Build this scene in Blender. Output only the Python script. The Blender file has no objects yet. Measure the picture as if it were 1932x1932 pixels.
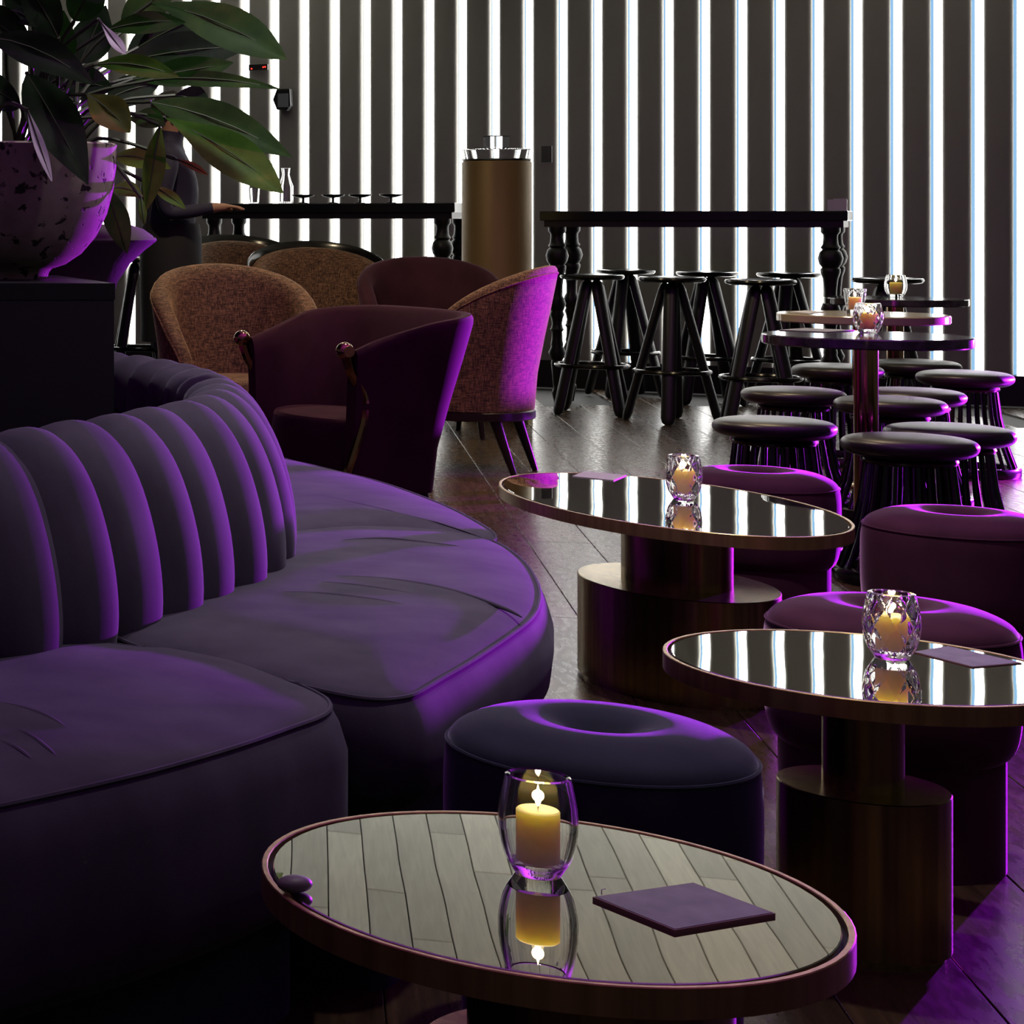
import bpy, bmesh, math, random
from mathutils import Vector, Matrix

# ------------------------------------------------------------------ camera, world, light, exposure
scene = bpy.context.scene
col = scene.collection
FPX, CX, HY, EYE = 3900.0, -690.0, 411.0, 1.09      # a level wide-angle view, of which this frame is the right part

cam_data = bpy.data.cameras.new('camera')
cam = bpy.data.objects.new('camera', cam_data)
col.objects.link(cam)
cam.location = (0, 0, EYE)
cam.rotation_euler = (math.pi / 2, 0, 0)
cam_data.sensor_width = 36.0
cam_data.lens = FPX / 1932.0 * 36.0
cam_data.shift_x = (966.0 - CX) / 1932.0
cam_data.shift_y = -(966.0 - HY) / 1932.0
cam_data.clip_start = 0.05
cam_data.clip_end = 100
scene.camera = cam

world = bpy.data.worlds.new('world')
scene.world = world
world.use_nodes = True
world.node_tree.nodes['Background'].inputs[0].default_value = (0.62, 0.58, 0.56, 1)
world.node_tree.nodes['Background'].inputs[1].default_value = 0.065

PURPLE_POS = (7.7, 9.15, 0.56)
ld = bpy.data.lights.new('purple_spotlight', 'SPOT')
ld.energy = 5400
ld.color = (0.50, 0.02, 1.0)
ld.spot_size = math.radians(77)
ld.spot_blend = 0.6
ld.shadow_soft_size = 0.06
lo = bpy.data.objects.new('purple_spotlight', ld)
col.objects.link(lo)
lo.location = PURPLE_POS
lo.rotation_euler = (Vector((2.2, 4.9, 0.45)) - Vector(PURPLE_POS)).to_track_quat('-Z', 'Y').to_euler()

scene.view_settings.view_transform = 'Standard'
scene.view_settings.look = 'None'
scene.view_settings.gamma = 1.0
scene.view_settings.use_curve_mapping = False
scene.view_settings.exposure = 0.0
STRIP_WHITE, PANEL_GLOW = 10.0, 0.9

cy = scene.cycles
cy.max_bounces = 10; cy.diffuse_bounces = 3; cy.glossy_bounces = 5; cy.transmission_bounces = 10; cy.transparent_max_bounces = 8
cy.caustics_reflective = False; cy.caustics_refractive = True
cy.sample_clamp_indirect = 6.0
cy.adaptive_threshold = 0.018

random.seed(7)

# ------------------------------------------------------------------ helpers
def at(x, y, Y):
    "world point seen at pixel (x, y) that lies Y metres in front of the eye"
    return Vector(((x - CX) / FPX * Y, Y, EYE - (y - HY) / FPX * Y))

def on(x, y, z):
    "world point seen at pixel (x, y) that lies at height z"
    return at(x, y, (EYE - z) * FPX / (y - HY))

def link(o, parent=None):
    col.objects.link(o)
    if parent is not None:
        o.parent = parent
    return o

def mk(name, verts, faces, mat, parent=None, smooth=True, loc=None, rz=0.0):
    me = bpy.data.meshes.new(name)
    me.from_pydata([tuple(v) for v in verts], [], faces)
    me.update()
    bm = bmesh.new(); bm.from_mesh(me)
    bmesh.ops.recalc_face_normals(bm, faces=bm.faces)
    bm.to_mesh(me); bm.free()
    if smooth:
        me.polygons.foreach_set('use_smooth', [True] * len(me.polygons))
        try:
            me.set_sharp_from_angle(angle=math.radians(42))
        except Exception:
            pass
    if mat is not None:
        for m in (mat if isinstance(mat, (list, tuple)) else [mat]):
            me.materials.append(m)
    o = bpy.data.objects.new(name, me)
    if loc is not None:
        o.location = loc
    o.rotation_euler = (0, 0, rz)
    return link(o, parent)

def empty(name, loc=(0, 0, 0), rz=0.0, label=None, cat=None, group=None):
    o = bpy.data.objects.new(name, None)
    o.empty_display_size = 0.1
    o.location = loc
    o.rotation_euler = (0, 0, rz)
    link(o)
    return tag(o, label, cat, group)

def tag(o, label=None, cat=None, group=None, kind=None):
    if label: o['label'] = label
    if cat: o['category'] = cat
    if group: o['group'] = group
    if kind: o['kind'] = kind
    return o

def copy_tree(o, parent=None):
    c = o.copy(); col.objects.link(c)
    c.parent = parent
    if parent is not None:
        c.matrix_parent_inverse = o.matrix_parent_inverse.copy()
    for ch in list(o.children):
        copy_tree(ch, c)
    return c

class G:
    "collects geometry for one mesh"
    def __init__(s): s.v, s.f = [], []
    def add(s, v, f):
        b = len(s.v); s.v += [Vector(p) for p in v]; s.f += [tuple(i + b for i in q) for q in f]; return s
    def box(s, c, d, rz=0.0):
        c = Vector(c); h = Vector(d) / 2; R = Matrix.Rotation(rz, 3, 'Z')
        v = [c + R @ Vector((sx * h.x, sy * h.y, sz * h.z)) for sz in (-1, 1) for sy in (-1, 1) for sx in (-1, 1)]
        return s.add(v, [(0, 2, 3, 1), (4, 5, 7, 6), (0, 1, 5, 4), (2, 6, 7, 3), (0, 4, 6, 2), (1, 3, 7, 5)])
    def rings(s, R, closed=True, cap0=True, cap1=True, loop=False):
        n = len(R[0]); v = [p for r in R for p in r]; f = []
        m = len(R)
        for i in range(m if loop else m - 1):
            a, b = i * n, ((i + 1) % m) * n
            for j in range(n if closed else n - 1):
                k = (j + 1) % n
                f.append((a + j, a + k, b + k, b + j))
        if closed and not loop:
            if cap0: f.append(tuple(range(n - 1, -1, -1)))
            if cap1: f.append(tuple((m - 1) * n + j for j in range(n)))
        return s.add(v, f)
    def lathe(s, prof, n=32, c=(0, 0, 0), ex=1.0, ey=1.0):
        c = Vector(c); R = []
        for r, z in prof:
            r = max(r, 1e-5)
            R.append([c + Vector((r * ex * math.cos(2 * math.pi * j / n), r * ey * math.sin(2 * math.pi * j / n), z)) for j in range(n)])
        return s.rings(R)
    def tube(s, pts, rad, n=8, flat=1.0):
        pts = [Vector(p) for p in pts]; R = []
        rad = rad if isinstance(rad, (list, tuple)) else [rad] * len(pts)
        up = Vector((0, 0, 1))
        for i, p in enumerate(pts):
            t = (pts[min(i + 1, len(pts) - 1)] - pts[max(i - 1, 0)]).normalized()
            a = t.cross(up)
            if a.length < 1e-3: a = t.cross(Vector((0, 1, 0)))
            a.normalize(); b = t.cross(a)
            R.append([p + rad[i] * (math.cos(2 * math.pi * j / n) * a + flat * math.sin(2 * math.pi * j / n) * b) for j in range(n)])
        return s.rings(R)
    def torus(s, R, r, z=0.0, n=48, m=8, ex=1.0, ey=1.0, rv=None):
        rv = rv or r
        RR = []
        for i in range(n):
            a = 2 * math.pi * i / n
            RR.append([Vector(((R + r * math.cos(2 * math.pi * j / m)) * math.cos(a) * ex, (R + r * math.cos(2 * math.pi * j / m)) * math.sin(a) * ey, z + rv * math.sin(2 * math.pi * j / m))) for j in range(m)])
        return s.rings(RR, loop=True)
    def ball(s, c, r, n=16, m=10, sc=(1, 1, 1)):
        pr = [(r * math.sin(math.pi * i / m), -r * math.cos(math.pi * i / m)) for i in range(m + 1)]
        c = Vector(c); R = []
        for q, z in pr:
            q = max(q, 1e-5)
            R.append([c + Vector((q * sc[0] * math.cos(2 * math.pi * j / n), q * sc[1] * math.sin(2 * math.pi * j / n), z * sc[2])) for j in range(n)])
        return s.rings(R)
    def out(s, name, mat, parent=None, smooth=True, loc=None, rz=0.0):
        return mk(name, s.v, s.f, mat, parent, smooth, loc, rz)

def spline(P, per=8, closed=False):
    P = [Vector(p) for p in P]; n = len(P); out = []
    for i in range(n if closed else n - 1):
        g = lambda k: P[k % n] if closed else P[min(max(k, 0), n - 1)]
        a, b, c, d = g(i - 1), g(i), g(i + 1), g(i + 2)
        for j in range(per):
            t = j / per
            out.append(0.5 * ((2 * b) + (c - a) * t + (2 * a - 5 * b + 4 * c - d) * t * t + (3 * b - a - 3 * c + d) * t ** 3))
    if not closed: out.append(P[-1].copy())
    return out

def resample(P, step):
    out = [P[0].copy()]; acc = 0.0
    for a, b in zip(P[:-1], P[1:]):
        L = (b - a).length; t = step - acc
        while t <= L:
            out.append(a + (b - a) * (t / L)); t += step
        acc = (acc + L) % step if L + acc >= step else acc + L
        acc = L - (t - step)
    return out

# ------------------------------------------------------------------ materials
def mat(name, base=(0.5, 0.5, 0.5), rough=0.5, metal=0.0, **kw):
    m = bpy.data.materials.new(name); m.use_nodes = True
    b = m.node_tree.nodes['Principled BSDF']
    b.inputs['Base Color'].default_value = (*base, 1)
    b.inputs['Roughness'].default_value = rough
    b.inputs['Metallic'].default_value = metal
    for k, v in kw.items():
        b.inputs[k].default_value = v
    return m

def nodes(m):
    nt = m.node_tree
    return nt, nt.nodes, nt.links, nt.nodes['Principled BSDF']

def tex(m, kind, scale, coord='Object', vec_scale=(1, 1, 1), rot=(0, 0, 0), **kw):
    nt, N, L, b = nodes(m)
    tc = N.new('ShaderNodeTexCoord'); mp = N.new('ShaderNodeMapping')
    mp.inputs['Scale'].default_value = vec_scale; mp.inputs['Rotation'].default_value = rot
    L.new(tc.outputs[coord], mp.inputs['Vector'])
    t = N.new({'noise': 'ShaderNodeTexNoise', 'wave': 'ShaderNodeTexWave', 'vor': 'ShaderNodeTexVoronoi'}[kind])
    t.inputs['Scale'].default_value = scale
    for k, v in kw.items():
        if k in t.inputs: t.inputs[k].default_value = v
        else: setattr(t, k, v)
    L.new(mp.outputs['Vector'], t.inputs['Vector'])
    return t

def ramp(m, src, stops, out='Fac'):
    nt, N, L, b = nodes(m)
    r = N.new('ShaderNodeValToRGB')
    while len(r.color_ramp.elements) < len(stops): r.color_ramp.elements.new(0.5)
    for e, (p, c) in zip(r.color_ramp.elements, stops):
        e.position = p; e.color = (*c, 1) if len(c) == 3 else c
    L.new(src.outputs[out if out in src.outputs else 0], r.inputs['Fac'])
    return r

def bump(m, src, strength=0.3, dist=0.002, out=0):
    nt, N, L, b = nodes(m)
    bp = N.new('ShaderNodeBump'); bp.inputs['Strength'].default_value = strength; bp.inputs['Distance'].default_value = dist
    L.new(src.outputs[out], bp.inputs['Height']); L.new(bp.outputs['Normal'], b.inputs['Normal'])
    return bp

def setcol(m, r):
    nt, N, L, b = nodes(m); L.new(r.outputs['Color'], b.inputs['Base Color'])

def velvet(name, a, b_, sheen=0.7, tint=(0.5, 0.45, 0.7), srough=0.35):
    m = mat(name, a, 0.85)
    t = tex(m, 'noise', 9, vec_scale=(1, 1, 0.6), Detail=6.0)
    setcol(m, ramp(m, t, [(0.3, a), (0.75, b_)]))
    nt, N, L, b = nodes(m)
    b.inputs['Sheen Weight'].default_value = sheen
    b.inputs['Sheen Roughness'].default_value = srough
    b.inputs['Sheen Tint'].default_value = (*tint, 1)
    b.inputs['Specular IOR Level'].default_value = 0.15
    f = tex(m, 'noise', 900, Detail=2.0)
    bump(m, f, 0.25, 0.001)
    return m

M = {}
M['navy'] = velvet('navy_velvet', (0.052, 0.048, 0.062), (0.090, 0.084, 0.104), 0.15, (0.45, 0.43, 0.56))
M['pouffe_blue'] = velvet('blue_black_pouffe_velvet', (0.022, 0.028, 0.040), (0.040, 0.046, 0.064), 1.0, (0.75, 0.7, 0.9), 0.22)
M['pouffe_plum'] = velvet('plum_pouffe_velvet', (0.050, 0.014, 0.028), (0.085, 0.026, 0.046), 1.0, (1.0, 0.55, 0.95), 0.22)
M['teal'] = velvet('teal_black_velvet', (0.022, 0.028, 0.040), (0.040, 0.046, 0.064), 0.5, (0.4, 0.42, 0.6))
M['plum'] = velvet('plum_velvet', (0.034, 0.010, 0.016), (0.058, 0.018, 0.028), 0.2, (0.6, 0.3, 0.45))
M['black_gloss'] = mat('black_lacquer', (0.006, 0.006, 0.006), 0.18)
M['black_satin'] = mat('black_satin', (0.009, 0.009, 0.010), 0.4)
M['black_leather'] = mat('black_leather', (0.020, 0.019, 0.018), 0.36)
bump(M['black_leather'], tex(M['black_leather'], 'noise', 160, Detail=4.0), 0.12, 0.001)
M['black_matte'] = mat('black_painted_board', (0.010, 0.010, 0.012), 0.6)
M['wood_dark'] = mat('dark_stained_wood', (0.018, 0.010, 0.007), 0.3)
M['brass'] = mat('brushed_brass', (0.42, 0.30, 0.13), 0.33, 0.8)
_t = tex(M['brass'], 'noise', 60, vec_scale=(1, 1, 0.03), Detail=6.0)
setcol(M['brass'], ramp(M['brass'], _t, [(0.3, (0.38, 0.25, 0.09)), (0.7, (0.58, 0.40, 0.15))]))
M['bronze'] = mat('brushed_bronze', (0.16, 0.105, 0.06), 0.26, 1.0)
_t = tex(M['bronze'], 'noise', 70, vec_scale=(1, 1, 0.02), Detail=6.0)
setcol(M['bronze'], ramp(M['bronze'], _t, [(0.3, (0.22, 0.155, 0.07)), (0.7, (0.44, 0.32, 0.13))]))
M['bronze_pole'] = mat('polished_bronze', (0.40, 0.24, 0.13), 0.10, 1.0)
M['gold_paint'] = mat('gold_lacquer', (0.23, 0.155, 0.055), 0.5, 0.3)
M['gap'] = mat('black_gap', (0.004, 0.004, 0.004), 0.7)
M['mirror'] = mat('smoked_mirror', (0.90, 0.92, 0.86), 0.012, 1.0)
_b = tex(M['mirror'], 'noise', 5.0, Detail=0.0)
bump(M['mirror'], _b, 0.05, 0.006)
M['marble'] = mat('dark_marble', (0.035, 0.033, 0.036), 0.09)
_t = tex(M['marble'], 'noise', 14, Detail=8.0, Distortion=1.5)
setcol(M['marble'], ramp(M['marble'], _t, [(0.4, (0.030, 0.028, 0.030)), (0.7, (0.085, 0.080, 0.085))]))
M['cream'] = mat('cream_stone', (0.42, 0.38, 0.22), 0.12)
M['glass'] = mat('clear_glass', (1, 1, 1), 0.0, **{'Transmission Weight': 1.0, 'IOR': 1.48})
M['wax'] = mat('candle_wax', (0.95, 0.73, 0.28), 0.45, **{'Subsurface Weight': 0.9, 'Subsurface Scale': 0.035})
M['wax'].node_tree.nodes['Principled BSDF'].inputs['Subsurface Radius'].default_value = (1.0, 0.75, 0.35)
M['wick'] = mat('burnt_wick', (0.02, 0.015, 0.01), 0.9)

def emis(name, c, s):
    m = bpy.data.materials.new(name); m.use_nodes = True
    nt = m.node_tree; nt.nodes.clear()
    e = nt.nodes.new('ShaderNodeEmission'); o = nt.nodes.new('ShaderNodeOutputMaterial')
    e.inputs[0].default_value = (*c, 1); e.inputs[1].default_value = s
    nt.links.new(e.outputs[0], o.inputs[0])
    return m
M['flame'] = emis('candle_flame', (1.0, 0.78, 0.42), 60.0)
M['led_white'] = emis('white_light_strip', (1.0, 0.985, 0.95), STRIP_WHITE)
M['panel_glow'] = emis('pale_blue_panel_glow', (0.33, 0.62, 0.95), PANEL_GLOW)  # blue glow on the panel behind the slat gaps, put in as emission
M['led_red'] = emis('red_indicator', (1.0, 0.03, 0.02), 3.0)

M['slat'] = mat('dark_grey_slat', (0.36, 0.35, 0.325), 0.7)
bump(M['slat'], tex(M['slat'], 'noise', 40, vec_scale=(1, 1, 0.05), Detail=5.0), 0.1, 0.001)
M['wall_dark'] = mat('dark_wall', (0.010, 0.010, 0.010), 0.8)

def wood(name, a, b_, rough, axis_scale=(14, 1.0, 14), bstr=0.15, spec=0.5):
    m = mat(name, a, rough)
    t = tex(m, 'noise', 3.2, vec_scale=axis_scale, Detail=9.0, Distortion=0.9)
    nt, N, L, b = nodes(m)
    inf = N.new('ShaderNodeObjectInfo')
    r = ramp(m, t, [(0.3, a), (0.72, b_)])
    hsv = N.new('ShaderNodeHueSaturation')
    mr = N.new('ShaderNodeMapRange'); mr.inputs['To Min'].default_value = 0.72; mr.inputs['To Max'].default_value = 1.25
    L.new(inf.outputs['Random'], mr.inputs['Value']); L.new(mr.outputs['Result'], hsv.inputs['Value'])
    L.new(r.outputs['Color'], hsv.inputs['Color']); L.new(hsv.outputs['Color'], b.inputs['Base Color'])
    b.inputs['Specular IOR Level'].default_value = spec
    bump(m, t, bstr, 0.002)
    return m
M['floor'] = wood('dark_floor_board', (0.030, 0.018, 0.009), (0.080, 0.048, 0.024), 0.30, bstr=0.04)
_nt, _N, _L, _b = nodes(M['floor'])
_s = tex(M['floor'], 'noise', 26, Detail=8.0, vec_scale=(2.2, 0.6, 1))
_r = ramp(M['floor'], _s, [(0.2, (0.21, 0.21, 0.21)), (0.85, (0.36, 0.36, 0.36))])
_L.new(_r.outputs['Color'], _b.inputs['Roughness'])
M['ceil_plank'] = wood('limed_oak_board', (0.60, 0.60, 0.51), (0.74, 0.74, 0.63), 0.6, axis_scale=(10, 0.7, 10), bstr=0.35)
M['ceil_dark'] = mat('dark_ceiling_void', (0.02, 0.02, 0.018), 0.9)

def tweed():
    m = mat('copper_tweed', (0.2, 0.09, 0.04), 0.8)
    nt, N, L, b = nodes(m)
    h = tex(m, 'noise', 30, vec_scale=(1.2, 1.2, 9), Detail=5.0)
    v = tex(m, 'noise', 30, vec_scale=(7, 7, 0.9), Detail=5.0)
    mx = N.new('ShaderNodeMath'); mx.operation = 'MULTIPLY'
    L.new(h.outputs[0], mx.inputs[0]); L.new(v.outputs[0], mx.inputs[1])
    r = N.new('ShaderNodeValToRGB')
    r.color_ramp.elements[0].position = 0.17; r.color_ramp.elements[0].color = (0.040, 0.016, 0.008, 1)
    r.color_ramp.elements[1].position = 0.36; r.color_ramp.elements[1].color = (0.27, 0.145, 0.070, 1)
    L.new(mx.outputs[0], r.inputs['Fac']); L.new(r.outputs['Color'], b.inputs['Base Color'])
    b.inputs['Sheen Weight'].default_value = 0.5; b.inputs['Sheen Roughness'].default_value = 0.4
    b.inputs['Sheen Tint'].default_value = (0.9, 0.6, 0.35, 1)
    bump(m, mx, 0.4, 0.002)
    return m
M['tweed'] = tweed()

def stone():
    m = mat('pitted_stone', (0.2, 0.16, 0.12), 0.85)
    nt, N, L, b = nodes(m)
    n1 = tex(m, 'noise', 16, Detail=6.0)
    r1 = ramp(m, n1, [(0.3, (0.28, 0.24, 0.17)), (0.7, (0.46, 0.39, 0.31))])
    n2 = tex(m, 'noise', 38, Detail=3.0, Distortion=0.4)
    r2 = ramp(m, n2, [(0.60, (0, 0, 0)), (0.65, (1, 1, 1))])
    mix = N.new('ShaderNodeMixRGB')
    L.new(r2.outputs['Color'], mix.inputs['Fac']); L.new(r1.outputs['Color'], mix.inputs['Color1'])
    mix.inputs['Color2'].default_value = (0.030, 0.026, 0.020, 1)
    L.new(mix.outputs['Color'], b.inputs['Base Color'])
    inv = N.new('ShaderNodeMath'); inv.operation = 'SUBTRACT'; inv.inputs[0].default_value = 1.0
    L.new(r2.outputs['Color'], inv.inputs[1])
    bump(m, inv, 0.7, 0.004)
    return m
M['stone'] = stone()
M['stone_plain'] = mat('rough_stone', (0.085, 0.07, 0.065), 0.85)
bump(M['stone_plain'], tex(M['stone_plain'], 'noise', 120, Detail=5.0), 0.4, 0.002)
M['soil'] = mat('soil', (0.012, 0.009, 0.006), 0.95)

def leafmat(name, a, b_, edge):
    m = mat(name, a, 0.55)
    nt, N, L, b = nodes(m)
    t = tex(m, 'noise', 18, vec_scale=(1, 1, 1), Detail=4.0)
    r = ramp(m, t, [(0.3, a), (0.6, b_), (0.8, edge)])
    setcol(m, r)
    b.inputs['Specular IOR Level'].default_value = 0.2
    tr = N.new('ShaderNodeBsdfTranslucent')
    L.new(r.outputs['Color'], tr.inputs['Color'])
    mx = N.new('ShaderNodeMixShader'); mx.inputs[0].default_value = 0.45
    o = N['Material Output']
    L.new(b.outputs[0], mx.inputs[1]); L.new(tr.outputs[0], mx.inputs[2]); L.new(mx.outputs[0], o.inputs['Surface'])
    w = tex(m, 'wave', 26, coord='UV', vec_scale=(1, 1, 1), Distortion=1.0)
    bump(m, w, 0.12, 0.002)
    return m
M['leaf'] = leafmat('green_leaf', (0.012, 0.068, 0.004), (0.024, 0.105, 0.006), (0.05, 0.14, 0.010))
M['leaf_lime'] = leafmat('bright_leaf', (0.035, 0.13, 0.005), (0.07, 0.20, 0.008), (0.14, 0.26, 0.015))
M['leaf_dark'] = leafmat('dark_leaf', (0.006, 0.026, 0.004), (0.012, 0.042, 0.006), (0.022, 0.056, 0.008))
M['leaf_olive'] = leafmat('olive_leaf', (0.05, 0.07, 0.006), (0.12, 0.13, 0.010), (0.27, 0.20, 0.02))
M['leaf_white'] = mat('white_spathe', (0.62, 0.55, 0.6), 0.5)
M['petiole'] = mat('pale_petiole', (0.045, 0.075, 0.018), 0.5)
M['card'] = mat('grey_card', (0.16, 0.15, 0.145), 0.55)
setcol(M['card'], ramp(M['card'], tex(M['card'], 'noise', 25, Detail=7.0), [(0.35, (0.11, 0.105, 0.105)), (0.75, (0.19, 0.18, 0.175))]))
M['card_edge'] = mat('copper_leather_edge', (0.20, 0.09, 0.05), 0.5)
M['card_pale'] = mat('pale_card', (0.42, 0.40, 0.36), 0.5)
M['pebble'] = mat('grey_pebble', (0.16, 0.15, 0.12), 0.5)
M['steel'] = mat('steel', (0.55, 0.55, 0.55), 0.2, 1.0)
M['white'] = mat('white_card', (0.85, 0.85, 0.85), 0.6)
M['skin'] = mat('skin', (0.38, 0.21, 0.14), 0.55)
M['shirt'] = mat('dark_blue_cloth', (0.022, 0.020, 0.050), 0.8)
M['apron'] = mat('black_cloth', (0.010, 0.010, 0.014), 0.85)
M['hair'] = mat('dark_hair', (0.012, 0.008, 0.006), 0.6)
M['grey_plastic'] = mat('grey_plastic', (0.10, 0.10, 0.10), 0.5)
M['paper_grey'] = mat('grey_paper', (0.22, 0.23, 0.27), 0.7)

# ------------------------------------------------------------------ the setting
WO = Vector((6.058, 13.2, 0))                   # a point at the foot of the slatted wall
WA = -math.atan2(0.538, 0.843)
WU = Vector((0.843, -0.538, 0)); WN = Vector((-0.538, -0.843, 0))
HC = 2.95
def wall_s(x):
    r = (x - CX) / FPX
    return (13.2 * r - 6.058) / (0.843 + 0.538 * r)
def strip_x(n): return (51.81 * n + 464.19) / (1 - 0.0076156 * n)

S0, S1 = wall_s(strip_x(-17)) - 1.2, wall_s(strip_x(26)) + 0.3
wall = G().box(((S0 + S1) / 2, 0.20, HC / 2), (S1 - S0, 0.14, HC)).out('wall_back', M['wall_dark'], None, False, WO, WA)
tag(wall, kind='structure')
PITCH = wall_s(strip_x(11)) - wall_s(strip_x(10))
GAPW = 0.29 * PITCH                              # opening between two slats
WW = 0.21 * PITCH                               # white strip at the right side of the opening
ZB = 0.175
slat_w = PITCH - GAPW
prof = []
for i in range(13):
    a = math.pi * i / 12
    prof.append((-slat_w / 2 * math.cos(a), -0.018 * math.sin(a)))
prof = [(-slat_w / 2, 0.10)] + prof + [(slat_w / 2, 0.10)]
gs = G(); gs.rings([[Vector((x, y, z)) for x, y in prof] for z in (ZB, HC)])
gw = G().box((0, 0.006, (ZB + HC) / 2), (WW, 0.004, HC - ZB - 0.004))
gb = G().box((0, 0.075, (ZB + HC) / 2), (GAPW - WW, 0.012, HC - ZB - 0.004))
first = {}
for n in range(-17, 27):
    s = wall_s(strip_x(n))                       # centre of the white strip
    for key, g, m, off in (('light_strip', gw, 'led_white', 0.0), ('blue_glow_panel', gb, 'panel_glow', -GAPW / 2),
                           ('slat', gs, 'slat', WW / 2 + slat_w / 2)):
        if key not in first:
            first[key] = g.out(key, M[m], wall, True); o = first[key]
        else:
            o = first[key].copy(); col.objects.link(o)
        o.location = (s + off, 0, 0)
base = G().box(((S0 + S1) / 2, 0.055, ZB / 2), (S1 - S0, 0.15, ZB)).out('baseboard_back', M['black_satin'], None, False, WO, WA)
tag(base, kind='structure')

def behind_wall(p, m=0.0):
    return (Vector((p[0], p[1], 0)) - WO).dot(WN) < m

BA = -math.atan2(0.31, 0.95)                     # the boards of floor and ceiling run this way
BD = Vector((0.31, 0.95, 0)).normalized(); BP = Vector((BD.y, -BD.x, 0))
def area(z, thick, name, m):
    a = WO + WU * S0; b = WO + WU * S1
    P = [Vector((-6.5, -1.5, 0)), Vector((9.5, -1.5, 0)), Vector((b.x, b.y, 0)), Vector((a.x, a.y, 0)), Vector((-6.5, a.y, 0))]
    g = G().rings([[Vector((p.x, p.y, z)) for p in P], [Vector((p.x, p.y, z + thick)) for p in P]])
    return tag(g.out(name, M[m], None, False), kind='structure')
floor = area(-0.12, 0.108, 'floor', 'gap')
ceiling = area(HC + 0.014, 0.1, 'ceiling', 'ceil_dark')

def boards(parent, name, m, w, L, z0, t, test, gap, bev):
    protos = []
    def proto(l):
        g = G(); hx, hy = (w - gap) / 2, (l - gap) / 2
        z1 = z0 + t
        up = z0 < 1
        def ring(ins, z): return [Vector((-hx + ins, -hy + ins, z)), Vector((hx - ins, -hy + ins, z)), Vector((hx - ins, hy - ins, z)), Vector((-hx + ins, hy - ins, z))]
        if up: g.rings([ring(0, z0), ring(0, z1 - bev), ring(bev, z1)])
        else: g.rings([ring(bev, z0), ring(0, z0 + bev), ring(0, z1)])
        return g.out(name, M[m], parent, False)
    src = proto(L); used = False
    rnd = random.Random(3)
    for r in range(-60, 90):
        off = rnd.random() * L
        for k in range(-3, 12):
            v = k * L + off
            c = BP * (r * w) + BD * v
            if not test(c): continue
            if not used: o = src; used = True
            else: o = src.copy(); col.objects.link(o)
            o.location = (c.x, c.y, 0); o.rotation_euler = (0, 0, BA)

def fl_test(c):
    if behind_wall(c, 0.55) or c.y < 1.2 or c.y > 13: return False
    r = c.x / c.y
    return 0.24 < r < 0.78
boards(floor, 'floor_board', 'floor', 0.20, 2.0, -0.012, 0.012, fl_test, 0.002, 0.0012)
def ce_test(c):
    if behind_wall(c, 0.6) or c.y < 6.8: return False
    r = c.x / c.y
    return 0.16 < r < 0.74
boards(ceiling, 'ceiling_board', 'ceil_plank', 0.172, 2.4, HC - 0.004, 0.018, ce_test, 0.006, 0.002)
# the rest of the ceiling: the same boards, too far from view to be told apart
rest = G().box((1.0, 2.6, HC + 0.009), (16.0, 8.2, 0.006)).out('board_underside', M['ceil_plank'], ceiling, False)
rest['kind'] = 'stuff'

# unseen ceiling fill lamps, added with made-up recessed housings
def fill_downlight(x, y, energy, color, label, cone=100):
    t = empty('fill_downlight', (x, y, HC - 0.006), 0, label, 'lamp', 'added ceiling fill lamps')
    G().lathe([(0.055, -0.004), (0.085, -0.004), (0.088, 0.0), (0.088, 0.002), (0.055, 0.002), (0.055, -0.004)], 40).out('trim_ring', M['black_satin'], t)
    G().lathe([(0.001, 0.0), (0.054, 0.0), (0.054, 0.003), (0.001, 0.003)], 32).out('lens', M['fill_lens'], t)
    l = bpy.data.lights.new('fill_beam', 'SPOT'); l.energy = energy; l.color = color
    l.spot_size = math.radians(cone); l.spot_blend = 1.0; l.shadow_soft_size = 0.05
    q = bpy.data.objects.new('fill_beam', l); q.location = (0, 0, -0.02); link(q, t)
M['fill_lens'] = emis('fill_lens', (1.0, 0.85, 0.6), 4.0)
fill_downlight(1.85, 4.4, 120, (1.0, 0.94, 0.92), 'added ceiling fill lamp above the sofa')
fill_downlight(1.6, 3.05, 60, (1.0, 0.96, 0.93), 'added ceiling fill lamp above the nearest low table')
fill_downlight(2.75, 9.9, 120, (1.0, 0.80, 0.5), 'added ceiling fill lamp above the copper chairs', 140)
fill_downlight(2.9, 7.6, 90, (1.0, 0.78, 0.48), 'added ceiling fill lamp above the plum armchair', 130)
fill_downlight(4.4, 8.3, 90, (1.0, 0.78, 0.45), 'added ceiling fill lamp in front of the gold pedestal', 130)

# dark hanging rail with a brass edge below the ceiling
A0, A1 = at(395, 2, 12.6), at(597, 2, 12.25)
rail = empty('hanging_rail', (A0.x, A0.y, A0.z), math.atan2(A1.y - A0.y, A1.x - A0.x), 'black rail with thin brass edge hanging from the ceiling before the slats', 'rail')
RL = (A1 - A0).length
G().box((RL / 2, 0, 0.045), (RL, 0.06, 0.07)).out('bar', M['black_satin'], rail, False)
G().box((RL / 2, -0.033, 0.006), (RL, 0.006, 0.010)).out('brass_edge', M['brass'], rail, False)
G().box((RL + 0.02, -0.02, 0.01), (0.06, 0.03, 0.03)).out('end_bracket', M['steel'], rail, False)
for q in (0.1, 0.9):
    G().tube([(RL * q, 0, 0.07), (RL * q, 0, HC - A0.z)], 0.008).out('hanger', M['black_satin'], rail)

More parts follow.
